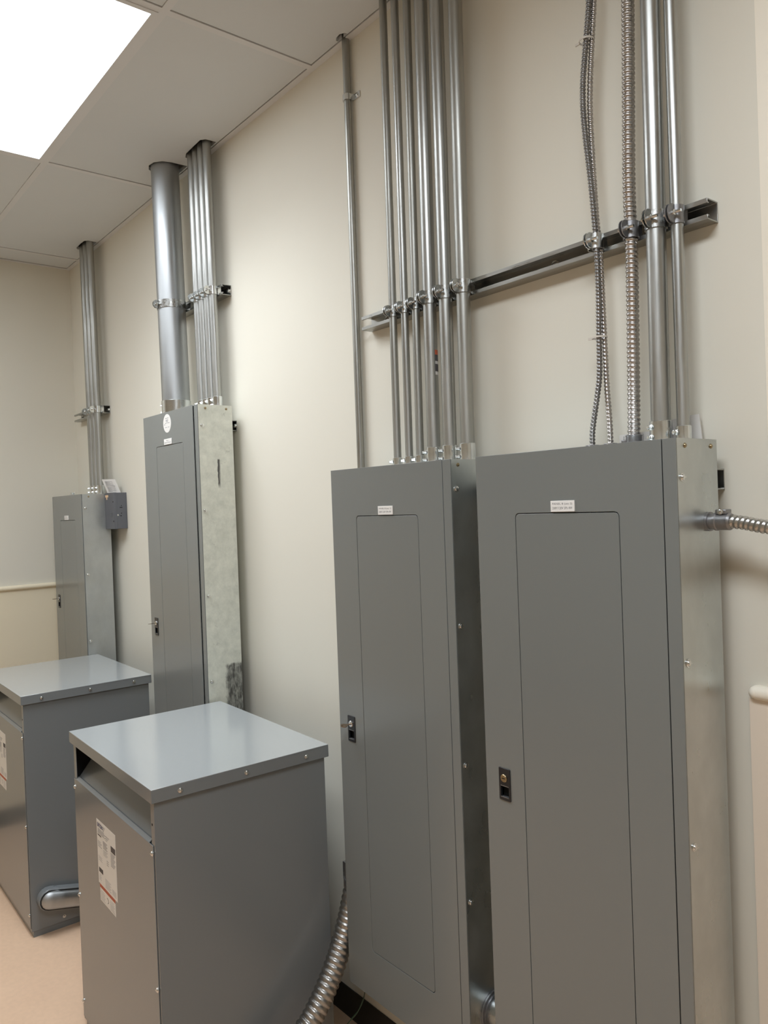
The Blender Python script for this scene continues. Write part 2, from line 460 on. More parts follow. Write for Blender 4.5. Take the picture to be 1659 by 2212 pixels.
# ------------------------------------------------------------------ electrical panels
YBK, YFR = -0.041, -0.188
def panel(x0, x1, z0, z1, label, side_mat, text, text2, hinge=True, ajar=0.0, key=None, latch_z=None, screws=(), brass=(),
          sticker=False, door=(0.1155, 0.378), plate_w=0.0615, cover_bow=None):
    t = thing('electrical_panel', label, 'electrical panel', ((x0+x1)/2, (YBK+YFR)/2, z0), 'grey panels on the wall')
    g = 0.002
    yb = YFR + 0.0035                      # front rim of the steel box
    m = MB()                               # open-fronted box shell
    m.box(x0, x1, YBK-g, YBK, z0, z1)
    m.box(x0, x0+g, yb, YBK-g, z0, z1); m.box(x1-g, x1, yb, YBK-g, z0, z1)
    m.box(x0+g, x1-g, yb, YBK-g, z0, z0+g); m.box(x0+g, x1-g, yb, YBK-g, z1-g, z1)
    bx_ = m.build('enclosure', side_mat, t)
    # cover that swings on a fixed hinge strip
    xs = x1 - 0.0275 if hinge else x1
    dx0, dx1, dz0, dz1 = x0 + door[0], x0 + door[1], z0 + 0.138, z1 - 0.133
    lz = latch_z
    hole = rrect(dx0, dx1, dz0, dz1, 0.011)
    lhole = rect(x0+0.043, x0+0.073, lz-0.032, lz+0.032)
    c = MB().extr(rect(x0, xs-0.0022-ajar*0.3, z0, z1), [hole, lhole], fXZ, YFR-ajar, YFR-ajar+0.0028)
    cover = c.build('cover', 'panel_grey', t, bevel=0.0006)
    if hinge:
        box(xs, x1, YFR, YFR+0.0035, z0, z1).build('hinge_strip', 'panel_grey', t, bevel=0.0006)
        box(xs-0.012, xs+0.004, YFR+0.006, YFR+0.008, z0+0.004, z1-0.004).build('hinge_leaf', 'black_void', t)
    d = MB().extr(rrect(dx0+0.0018, dx1-0.0018, dz0+0.0018, dz1-0.0018, 0.0095), [], fXZ, YFR-ajar+0.0002, YFR-ajar+0.003)
    dr = d.build('door', 'door_grey', t, bevel=0.0005)
    # flush latch: black frame, cylinder lock, finger recess
    a0, a1 = x0 + 0.041, x0 + 0.075
    yl = YFR - ajar
    fr = MB().extr(rrect(a0, a1, lz-0.037, lz+0.037, 0.002, 2), [rrect(a0+0.005, a1-0.005, lz-0.029, lz-0.004, 0.001, 2)], fXZ, yl-0.0022, yl+0.004)
    la = fr.build('latch', 'black_plastic', t, bevel=0.0006)
    MB().box(a0+0.004, a1-0.004, yl+0.010, yl+0.012, lz-0.031, lz-0.002).build('finger_recess', 'black_void', la)
    MB().box(a0+0.005, a1-0.005, yl-0.0026, yl+0.010, lz-0.0045, lz-0.0028).build('latch_lip', 'cast_grey', la)
    MB().box(a0+0.005, a1-0.005, yl-0.0024, yl+0.006, lz-0.0302, lz-0.0288).build('latch_lip', 'cast_grey', la)
    kc = ((a0+a1)/2 - 0.0005, lz + 0.0145)
    MB().lathe((kc[0], yl-0.0020, kc[1]), (0, -1, 0), [(0, 0.0092), (0.0022, 0.0092), (0.0034, 0.0080), (0.0034, 0.0)], 20, True, False).build('lock_cylinder', 'brass' if not key else 'screw_steel', la)
    MB().box(kc[0]-0.0045, kc[0]+0.0045, yl-0.0058, yl-0.0052, kc[1]-0.0009, kc[1]+0.0009).build('keyhole', 'black_void', la)
    # engraved nameplate
    pc = x0 + 0.2487
    pz0 = dz1 + 0.0016
    np_ = box(pc-plate_w/2, pc+plate_w/2, yl-0.0026, yl, pz0, pz0+0.0232).build('nameplate', 'nameplate_white', t, bevel=0.0005)
    if text:
        tw = plate_w * 0.84; th = 0.0052
        f1 = lambda u, v, w: (pc - tw/2 + u, w, pz0 + 0.0135 + v)
        f2 = lambda u, v, w: (pc - tw/2 + u, w, pz0 + 0.0050 + v)
        if len(text) < 10:
            f1 = lambda u, v, w: (pc - tw/5 + u*0.4, w, pz0 + 0.0135 + v)
        m = text_mb(text, tw, th, f1, yl-0.0028)
        m2 = text_mb(text2, tw, th, f2, yl-0.0028); m.add(m2.v, m2.f)
        m.build('lettering', 'print_plate', np_)
    if sticker:
        sx, sz, sr = -2.2247, 2.081, 0.0375
        st = MB().lathe((sx, yl, sz), (0, -1, 0), [(0, sr), (0.0004, sr)], 40)
        so = st.build('round_sticker', 'label_white', t)
        q = MB()
        for dz, w0, w1 in ((0.021, -.017, .016), (0.014, -.012, .012), (0.010, -.011, .012), (0.006, -.008, .008), (0.001, -.020, -.004), (0.001, 0.004, .025), (-0.004, -.030, -.018), (-0.016, -.020, -.002), (-0.016, 0.006, .022)):
            q.box(sx+w0, sx+w1, yl-0.0006, yl-0.0004, sz+dz-0.0011, sz+dz+0.0011)
        q.build('lettering', 'print_grey', so)
    for z in screws: add_screw(t, (x1, YFR+0.018, z), (1, 0, 0))
    for y in brass: add_screw(t, (x1, y, z1-0.0135), (1, 0, 0), 'brass', 0.62, 'rivet')
    if key:
        k = MB()
        ang = math.radians(key)
        ux = Vector((math.cos(ang), 0, math.sin(ang)))
        o = Vector((kc[0], yl-0.0055, kc[1]))
        prof = [(0.0, 0.0022)] + [(0.012, 0.0022), (0.015, 0.004)]
        def fk(u, v, w): return o + Vector((0, -1, 0)) * u + ux * v + Vector((-ux.z, 0, ux.x)) * w
        out = [(0, -0.003), (0.011, -0.003)]
        for q in range(9):
            a = math.radians(-140 + 280 * q / 8)
            out.append((0.022 + 0.0105 * math.cos(a), 0.0095 * math.sin(a)))
        out += [(0.011, 0.003), (0, 0.003)]
        k.extr(out, [circ(0.027, 0, 0.0022, 10)], fk, -0.001, 0.001)
        tag(k.build('key', 'key_brass'), 'metal key left in the latch of ' + label_short[label], 'key', 'keys in the panel latches')
    return t
L1 = 'nearest and widest-looking grey electrical panel, right foreground, silver side showing'
L2 = 'tall grey electrical panel under the row of six conduits, dark narrow side'
L3 = 'grey electrical panel with round white sticker and stained pale metal side'
L4 = 'farthest grey electrical panel in the corner beside the small dark box'
label_short = {L1: '', L2: 'the panel under the six conduits', L3: 'the panel with the round white sticker', L4: 'the farthest panel in the corner'}
p1 = panel(-0.508, 0.0, 0.324, 1.825, L1, 'galv', 'PANEL B (sec 2)', '208Y/120V 3Ph 4W', latch_z=1.0725, screws=(1.7523, 1.409, 1.0675, 0.73), brass=(-0.157, -0.0635), door=(0.1155, 0.384))
p2 = panel(-1.0956, -0.5937, 0.324, 1.826, L2, 'galv', 'PANEL B (sec 1)', '208Y/120V 3Ph 4W', latch_z=1.081, key=-15, screws=(1.7537, 1.4184, 1.0768, 0.7403), brass=(-0.1615,))
p3 = panel(-2.4695, -1.9572, 0.351, 2.127, L3, 'galv_chalky', 'PNL 1', '480Y/277V 3Ph 4W', latch_z=1.239, key=8, ajar=0.004, screws=(2.047, 1.7226, 1.396, 1.0709), brass=(-0.1537, -0.0659), sticker=True, door=(0.127, 0.386), plate_w=0.073)
p4 = panel(-3.8440, -3.3400, 0.657, 1.831, L4, 'galv_blue', 'PNL 2', '480Y/277V 3Ph 4W', hinge=False, latch_z=1.244, key=0.01, screws=(1.7576, 1.4125, 1.0672, 0.722), brass=(-0.1511,), door=(0.134, 0.393), plate_w=0.066)
# zinc locknut left on top of the far panel
t = thing('knockout_plug', 'small shiny metal plug on top of the farthest panel', 'plug', (-3.60, -0.15, 1.831))
MB().lathe((-3.60, -0.15, 1.831), (0, 0, 1), [(0, 0.016), (0.006, 0.016), (0.006, 0.011), (0.016, 0.011)], 6).build('locknut', 'fitting_zinc', t)
MB().cyl((-3.60, -0.15, 1.838), (-3.57, -0.15, 1.846), 0.004, 10).build('set_screw', 'screw_steel', t)

# ------------------------------------------------------------------ strut channels
STP = [(0,-20.6),(-41,-20.6),(-41,-11),(-34,-11),(-34,-13.5),(-38.5,-13.5),(-38.5,-18.1),(-2.5,-18.1),(-2.5,18.1),(-38.5,18.1),(-38.5,13.5),(-34,13.5),(-34,11),(-41,11),(-41,20.6),(0,20.6)]
def strut(x0, x1, zc, label, bolts=()):
    t = thing('strut_channel', label, 'channel', ((x0+x1)/2, -0.0205, zc-0.0206), 'strut channels on the wall')
    MB().extr([(a/1000, zc + b/1000) for a, b in STP], [], fYZ, x0, x1).build('channel', 'strut_zinc', t, bevel=0.0006)
    for x in bolts:
        MB().lathe((x, -0.0025, zc), (0, -1, 0), [(0, 0.012), (0.002, 0.012), (0.002, 0.0085), (0.008, 0.0085), (0.009, 0.006), (0.009, 0)], 12, True, False).build('anchor_bolt', 'screw_steel', t)
    return t
ZS1, ZS3, ZS4 = 2.2745, 2.592, 2.284
strut(-1.112, -0.003, ZS1, 'long open strut channel crossing the wall behind the six conduits and the flexible cables', (-0.40, -1.03))
strut(-2.44, -2.000, ZS3, 'short strut channel behind the thick conduit and four thin pipes', (-2.012,))
strut(-3.866, -3.391, ZS4, 'short strut channel holding three conduits in the far corner', (-3.83, -3.405))
strut(-1.07, -0.007, 1.748, 'strut channel end peeking out behind the nearest panel side', (-0.55,))
strut(-2.44, -1.996, 2.055, 'strut channel end peeking out behind the stained panel side', (-2.005,))

# ------------------------------------------------------------------ rigid conduits with their connectors
def conduit(xb, xt, r, y, zb, label, group, con_h, nscr, ang, mat='conduit_zinc', ztop=3.42):
    t = thing('metal_conduit', label, 'conduit', (xb, y, zb), group)
    x_at = lambda z: xb + (xt - xb) * (z - zb) / (ZC - zb)
    MB().lathe((xb, y, zb+0.004), Vector((x_at(ztop)-xb, 0, ztop-zb)), [(0, r), (ztop-zb-0.004, r)], 28).build('pipe', mat, t)
    if con_h:
        k = r + 0.0028
        c = MB().lathe((xb, y, zb), (0, 0, 1), [(0, k+0.0016), (0.003, k+0.0016), (0.003, k), (con_h-0.001, k), (con_h, k-0.001), (con_h, r-0.001)], 28, True, False).build('connector', 'fitting_zinc', t)
        a = math.radians(ang); d = Vector((math.cos(a), math.sin(a), 0))
        for i in range(nscr):
            z = zb + con_h * ((i + 0.62) / (nscr + 0.25)) if nscr > 1 else zb + con_h * 0.6
            p = Vector((xb, y, z)) + d * k
            MB().lathe(p, d, [(0, 0.0055), (0.004, 0.0055), (0.004, 0.0042), (0.010, 0.0042), (0.011, 0.003), (0.011, 0)], 8, True, False).build('set_screw', 'screw_steel', c)
    return t
YA = lambda r: -(0.0425 + r)
r75, r125 = 0.0111, 0.0181
ORD = ['leftmost', 'second', 'third', 'fourth', 'fifth', 'rightmost']
P2C = [(-0.9489, -0.9414, r75), (-0.8973, -0.8905, r75), (-0.8515, -0.8390, r75), (-0.7865, -0.7751, r125), (-0.7234, -0.7147, r125), (-0.6584, -0.6450, r125)]
for i, (xb, xt, r) in enumerate(P2C):
    conduit(xb, xt, r, YA(r), 1.826, ('thin' if i < 3 else 'thicker') + ' steel conduit, ' + ORD[i] + ' of the six in the middle row', 'six conduits above the tall panel',
            0.029 if i < 3 else 0.046, 1 if i < 3 else 2, 225 if i < 3 else 232, 'conduit_dull' if i in (0, 2, 5) else 'conduit_zinc')
_c4 = [o for o in C.objects if o.get('label', '').startswith('thicker steel conduit, fourth')][0]
def wrap_label(mat, z0, z1):
    x = P2C[3][0] + (P2C[3][1]-P2C[3][0])*(z0-1.826)/(ZC-1.826); r = r125 + 0.0004; y = YA(r125)
    a = [math.radians(q) for q in range(-8, 37, 6)]
    MB().extr([(x + r*math.cos(q), y + r*math.sin(q)) for q in a] + [(x + (r-0.0006)*math.cos(q), y + (r-0.0006)*math.sin(q)) for q in a[::-1]], [], fXY, z0, z1).build('pipe_label', mat, _c4)
wrap_label('print_red', 2.120, 2.133); wrap_label('print_dark', 2.103, 2.1198); wrap_label('print_pale', 2.095, 2.1028); wrap_label('print_dark', 2.075, 2.0948); wrap_label('paper', 2.066, 2.0748)
conduit(-0.1048, -0.0940, 0.0197, YA(0.0197), 1.825, 'thick steel conduit beside the flexible cables above the nearest panel', 'conduits above the nearest panel', 0.046, 2, 250)
conduit(-0.0597, -0.0588, 0.0124, YA(0.0124), 1.825, 'thin steel conduit nearest the right end of the long strut', 'conduits above the nearest panel', 0.032, 1, 250)
conduit(-2.331, -2.355, 0.058, -0.1005, 2.127, 'very thick silver conduit rising from the panel with the round sticker', 'conduits above the stickered panel', 0.062, 2, 222, 'conduit_big')
for i, (xb, xt) in enumerate([(-2.174, -2.186), (-2.129, -2.141), (-2.083, -2.095), (-2.036, -2.049)]):
    conduit(xb, xt, 0.0168, YA(0.0168), 2.127, 'slim steel conduit, ' + ['leftmost', 'second', 'third', 'rightmost'][i] + ' of the four beside the thick conduit', 'conduits above the stickered panel', 0.046, 2, 226)
for i, (xb, xt) in enumerate([(-3.527, -3.546), (-3.469, -3.489), (-3.409, -3.430)]):
    conduit(xb, xt, 0.0180, YA(0.0180), 1.831, 'steel conduit, ' + ['left', 'middle', 'right'][i] + ' of three in the far corner', 'conduits in the far corner', 0.048, 2, 226, 'conduit_dull')
# lone conduit held flat against the wall
t = thing('metal_conduit', 'lone thin steel conduit fixed flat on the wall left of the six', 'conduit', (-1.179, -0.0150, 0.50))
MB().lathe((-1.176, -0.0150, 0.50), Vector((0.002, 0, 2.92)), [(0, 0.0116), (2.92, 0.0116)], 24).build('pipe', 'conduit_dull', t)
t = thing('pipe_strap', 'small one-hole strap clipping the lone conduit near the ceiling', 'strap', (-1.165, -0.0150, 2.985))
m = MB().extr([(0.0155*math.cos(math.radians(q)) - 1.1744, -0.0150 + 0.0155*math.sin(math.radians(q))) for q in range(180, 361, 12)] +
              [(-1.1589, -0.003), (-1.128, -0.003), (-1.128, -0.0005), (-1.1615, -0.0005), (-1.1615, -0.0150)] +
              [(0.0125*math.cos(math.radians(q)) - 1.1744, -0.0150 + 0.0125*math.sin(math.radians(q))) for q in range(350, 179, -12)], [], fXY, 2.985, 3.003)
m.build('strap_band', 'fitting_zinc', t)
add_screw(t, (-1.141, -0.003, 2.994), (0, -1, 0), 'screw_steel', 0.8)

# ------------------------------------------------------------------ strut clamps around the conduits
def clamp(x, r, y, zc, label, mat='clamp_zinc', w=0.026, ear=0.020, rot=0.0):
    t = thing('conduit_clamp', label, 'clamp', (x, y, zc-w/2), 'strut clamps')
    th = 0.0022
    ri, ro = r + 0.0004, r + 0.0004 + th
    for s in (-1, 1):
        inner = []; outer = []
        for k in range(13):                # from the front gap round to the back of the pipe
            a = math.radians(-90 + s * (7 + 140 * k / 12))
            outer.append((x + ro*math.cos(a), y + ro*math.sin(a))); inner.append((x + ri*math.cos(a), y + ri*math.sin(a)))
        xe = x + s * 0.0020
        fx = outer[-1][0]
        # ear to the front, foot hooked into the channel at the back
        foot_y = -0.030
        pts = outer + [(fx + s*0.001, foot_y), (fx + s*0.001 - s*th, foot_y)] + inner[::-1]
        h = MB().extr(pts, [], fXY, zc - w/2, zc + w/2)
        ye = y - r - ear * 0.42
        e = [( y - r + 0.003, zc - w*0.48), (y - r + 0.003, zc + w*0.48)]
        er = w * 0.52
        for k in range(9):
            a = math.radians(90 + 180 * k / 8); e.append((ye + er*0.95*math.cos(a), zc + er*math.sin(a)))
        h.extr(e, [], fYZ, xe, xe + s*th)
        h.build('strap_half', mat, t)
    yb = y - r - ear * 0.48
    bo = MB().cyl((x - 0.014, yb, zc), (x + 0.022, yb, zc), 0.0032, 10)
    bo.lathe((x + 0.0042, yb, zc), (1, 0, 0), [(0, 0.0066), (0.0045, 0.0062), (0.0055, 0.004), (0.0055, 0)], 10, True, False)
    bo.build('bolt', 'screw_steel', t)
    MB().lathe((x - 0.0042, yb, zc), (-1, 0, 0), [(0, 0.0064), (0.0055, 0.0064)], 6).build('nut', 'screw_steel', t)
    return t
xat = lambda xb, xt, zb, z: xb + (xt-xb)*(z-zb)/(ZC-zb)
for i, (xb, xt, r) in enumerate(P2C):
    clamp(xat(xb, xt, 1.826, ZS1), r, YA(r), ZS1, 'strut clamp gripping the ' + ORD[i] + ' of the six middle conduits', 'fitting_zinc' if i == 1 else 'clamp_zinc', 0.030 if i < 3 else 0.034)
clamp(xat(-0.1048, -0.0940, 1.825, ZS1), 0.0197, YA(0.0197), ZS1, 'strut clamp gripping the thick conduit above the nearest panel', w=0.035)
clamp(xat(-0.0597, -0.0588, 1.825, ZS1), 0.0124, YA(0.0124), ZS1, 'strut clamp on the thin conduit at the right end of the strut', 'cast_grey', 0.036)
clamp(xat(-2.331, -2.355, 2.127, ZS3), 0.058, -0.1005, ZS3, 'wide strut clamp wrapped round the very thick silver conduit', w=0.033)
for i, (xb, xt) in enumerate([(-2.174, -2.186), (-2.129, -2.141), (-2.083, -2.095), (-2.036, -2.049)]):
    clamp(xat(xb, xt, 2.127, ZS3), 0.0168, YA(0.0168), ZS3, 'strut clamp on the ' + ['leftmost', 'second', 'third', 'rightmost'][i] + ' of four slim conduits', 'fitting_zinc', 0.032)
for i, (xb, xt) in enumerate([(-3.527, -3.546), (-3.469, -3.489), (-3.409, -3.430)]):
    clamp(xat(xb, xt, 1.831, ZS4), 0.0180, YA(0.0180), ZS4, 'strut clamp on the ' + ['left', 'middle', 'right'][i] + ' conduit in the far corner', 'fitting_zinc', 0.034)

# ------------------------------------------------------------------ flexible conduits
def flex_mb(pts, r, pitch, depth, seg=16, per=6):
    P = spline(pts, pitch / per)
    def rad(i, q):
        ph = (i / per + q / (2*math.pi)) % 1.0
        return r - depth + depth * (0.5 - 0.5 * math.cos(2*math.pi*ph)) ** 0.6
    return MB().sweep(P, rad, seg)
Ym = -0.0505
mc2 = [(-0.2344, -0.062, 1.835), (-0.2350, -0.058, 1.88), (-0.2391, Ym, 1.9757), (-0.2419, Ym, 2.1239), (-0.2445, Ym, 2.2577), (-0.251, -0.052, 2.3333), (-0.2577, -0.055, 2.5278), (-0.256, -0.055, 2.6107), (-0.2478, -0.054, 2.7041), (-0.2386, -0.053, 2.80), (-0.235, -0.053, 2.95), (-0.24, -0.053, 3.2), (-0.24, -0.053, 3.4)]
mc1 = [(-0.2812, -0.062, 1.835), (-0.279, -0.060, 1.87), (-0.2635, -0.064, 1.945), (-0.2565, -0.064, 1.99), (-0.2541, -0.064, 2.082), (-0.2520, -0.066, 2.1694), (-0.2540, -0.0655, 2.2745), (-0.2620, -0.068, 2.40), (-0.2743, -0.067, 2.5344), (-0.2743, -0.067, 2.6186), (-0.262, -0.066, 2.7109), (-0.2509, -0.066, 2.80), (-0.248, -0.066, 2.95), (-0.255, -0.066, 3.2), (-0.255, -0.066, 3.4)]
mc1 = [(x + 0.71*(-0.0495 - y), y, z) for x, y, z in mc1]
mc2 = [(x + 0.71*(-0.0495 - y), y, z) for x, y, z in mc2]
def flex_thing(pts, r, pitch, depth, label, mat, group=None):
    t = thing('flexible_conduit', label, 'flexible conduit', tuple(pts[0]), group)
    flex_mb(pts, r, pitch, depth).build('jacket', mat, t, smooth=60)
    return t
def squat_fit(parent, x, y, z0, w, h, mat):
    m = box(x-w/2, x+w/2, y-w*0.45, y+w*0.45, z0, z0+h).build('connector', mat, parent, bevel=0.001)
    add_screw(m, (x, y-w*0.45, z0+h*0.55), (0, -1, 0), 'screw_steel', 0.55, 'set_screw')
t = flex_thing(mc1, 0.0066, 0.0078, 0.0019, 'dark thin armoured cable, left of the pair above the nearest panel', 'flex_dark', 'flexible cables above the nearest panel')
squat_fit(t, mc1[0][0], -0.062, 1.825, 0.022, 0.011, 'cast_grey')
t = flex_thing(mc2, 0.0066, 0.0085, 0.0019, 'lighter thin armoured cable, right of the pair above the nearest panel', 'flex_steel', 'flexible cables above the nearest panel')
squat_fit(t, mc2[0][0], -0.062, 1.825, 0.022, 0.011, 'cast_grey')
fb = [(-0.168, -0.062, 1.845), (-0.168, -0.0585, 1.9076), (-0.1632, -0.0565, 2.1629), (-0.1625, -0.0565, 2.2745), (-0.1618, -0.058, 2.3891), (-0.151, -0.058, 2.74), (-0.145, -0.058, 3.1), (-0.145, -0.058, 3.4)]
t = flex_thing(fb, 0.0136, 0.0098, 0.0028, 'thick ribbed flexible conduit beside the thick rigid one', 'flex_steel', 'flexible cables above the nearest panel')
c = MB().lathe((-0.168, -0.062, 1.825), (0, 0, 1), [(0, 0.0185), (0.003, 0.0185), (0.003, 0.0165), (0.020, 0.0165), (0.022, 0.0175), (0.024, 0.0150)], 20).build('connector', 'cast_grey', t)
MB().box(-0.196, -0.180, -0.068, -0.060, 1.829, 1.840).build('clamp_ear', 'cast_grey', c, bevel=0.002)
clamp(-0.2492, 0.0150, -0.0580, ZS1, 'shiny strut clamp holding the pair of thin armoured cables', 'fitting_zinc', 0.032)
clamp(-0.1625, 0.0140, -0.0565, ZS1, 'dark strut clamp on the thick ribbed flexible conduit', 'cast_grey', 0.034)
# cable ties round the thin pair
for pt, d, lab in (((-0.2535, -0.060, 2.712), (0.2, 0, 1), 'pale cable tie binding the thin pair near the top'), ((-0.2475, -0.057, 2.068), (0, 0, 1), 'pale cable tie binding the thin pair below the strut')):
    m = MB()
    loop = [(pt[0] + 0.0165*math.cos(a), pt[1] + 0.0165*math.sin(a)) for a in [2*math.pi*k/20 for k in range(20)]]
    inn = [(pt[0] + 0.0153*math.cos(a), pt[1] + 0.0153*math.sin(a)) for a in [2*math.pi*k/20 for k in range(20)]]
    m.extr(loop, [inn], fXY, pt[2]-0.002, pt[2]+0.002)
    m.box(pt[0]-0.026, pt[0]-0.0150, pt[1]-0.006, pt[1]-0.003, pt[2]-0.0025, pt[2]+0.0025)
    tag(m.build('cable_tie', 'tie_plastic'), lab, 'cable tie', 'cable ties')

# flexible conduit leaving the right side of the nearest panel
sf = [(0.046, -0.084, 1.667), (0.075, -0.088, 1.664), (0.12, -0.095, 1.657), (0.20, -0.10, 1.652), (0.32, -0.10, 1.65), (0.44, -0.085, 1.655), (0.52, -0.05, 1.66), (0.54, -0.012, 1.66)]
t = flex_thing(sf, 0.0132, 0.0105, 0.0026, 'shiny flexible conduit leaving the right side of the nearest panel', 'flex_bright')
c = MB().lathe((0.0, -0.082, 1.667), (1, -0.03, 0), [(0, 0.0185), (0.006, 0.0185), (0.006, 0.0150), (0.016, 0.0150), (0.016, 0.0175), (0.020, 0.0175), (0.022, 0.0160), (0.044, 0.0165), (0.048, 0.0140)], 24).build('connector', 'cast_grey', t)
MB().box(0.020, 0.042, -0.094, -0.072, 1.681, 1.690).build('clamp_ear', 'cast_grey', c, bevel=0.002)
add_screw(c, (0.031, -0.094, 1.686), (0, -1, 0), 'screw_steel', 0.75, 'set_screw')
MB().lathe((0.54, 0.0, 1.66), (0, -1, 0), [(0, 0.022), (0.006, 0.022), (0.006, 0.016), (0.024, 0.016)], 20).build('wall_fitting', 'cast_grey', t)

# big flexible conduit between the tall panel and the near transformer
tf = [(-1.148, -0.115, 0.585), (-1.147, -0.125, 0.55), (-1.146, -0.145, 0.49), (-1.142, -0.175, 0.425), (-1.133, -0.21, 0.372), (-1.124, -0.25, 0.322), (-1.119, -0.29, 0.277), (-1.118, -0.33, 0.238), (-1.125, -0.385, 0.20), (-1.150, -0.43, 0.18), (-1.195, -0.455, 0.175)]
t = thing('flexible_conduit', 'fat ribbed flexible conduit curving down between the near transformer and tall panel', 'flexible conduit', tf[-1])
flex_mb(tf, 0.0335, 0.0172, 0.0036, 28, 7).build('jacket', 'flex_fat', t, smooth=60)
c = MB().lathe((-1.148, -0.112, 0.57), (0, 0.02, 1), [(0, 0.040), (0.020, 0.040), (0.020, 0.036), (0.050, 0.036), (0.072, 0.028)], 24)
c.lathe((-1.150, -0.112, 0.618), (1, 0, 0), [(0, 0.030), (0.040, 0.030), (0.040, 0.038), (0.054, 0.038)], 24)
c.box(-1.196, -1.150, -0.128, -0.096, 0.572, 0.626)
c.build('angle_connector', 'cast_grey', t, bevel=0.001)
MB().lathe((-1.209, -0.463, 0.172), (1, 0.5, 0.05), [(0, 0.040), (0.022, 0.040), (0.026, 0.036)], 24).build('connector', 'cast_grey', t)

# short nipple joining the two near panels
t = thing('conduit_nipple', 'round conduit nipple with locknuts between the two near panels', 'conduit nipple', (-0.55, -0.100, 0.397))
MB().lathe((-0.592, -0.100, 0.447), (1, 0, 0), [(0, 0.036), (0.082, 0.036)], 28).build('pipe', 'galv', t)
for x, s in ((-0.5932, 1), (-0.5085, -1)):
    MB().lathe((x, -0.100, 0.447), (s, 0, 0), [(0, 0.050), (0.005, 0.050), (0.006, 0.047), (0.006, 0.044), (0.010, 0.044), (0.011, 0.040), (0.011, 0.036)], 28, True, False).build('locknut', 'cast_grey', t)

# loose ground wire under the tall panel
gw = spline([(-1.066, -0.15, 0.322), (-1.0723, -0.152, 0.2864), (-1.078, -0.155, 0.262), (-1.101, -0.16, 0.2176), (-1.125, -0.17, 0.185), (-1.15, -0.19, 0.14), (-1.155, -0.23, 0.08), (-1.12, -0.27, 0.02), (-1.06, -0.28, 0.003)], 0.012)
m = MB().sweep(gw, lambda i, q: 0.0020 + 0.0006*math.sin(i*1.3), 8)
tag(m.build('ground_wire', 'wire_green', smooth=60), 'thin dark green wire dangling under the tall panel', 'wire')

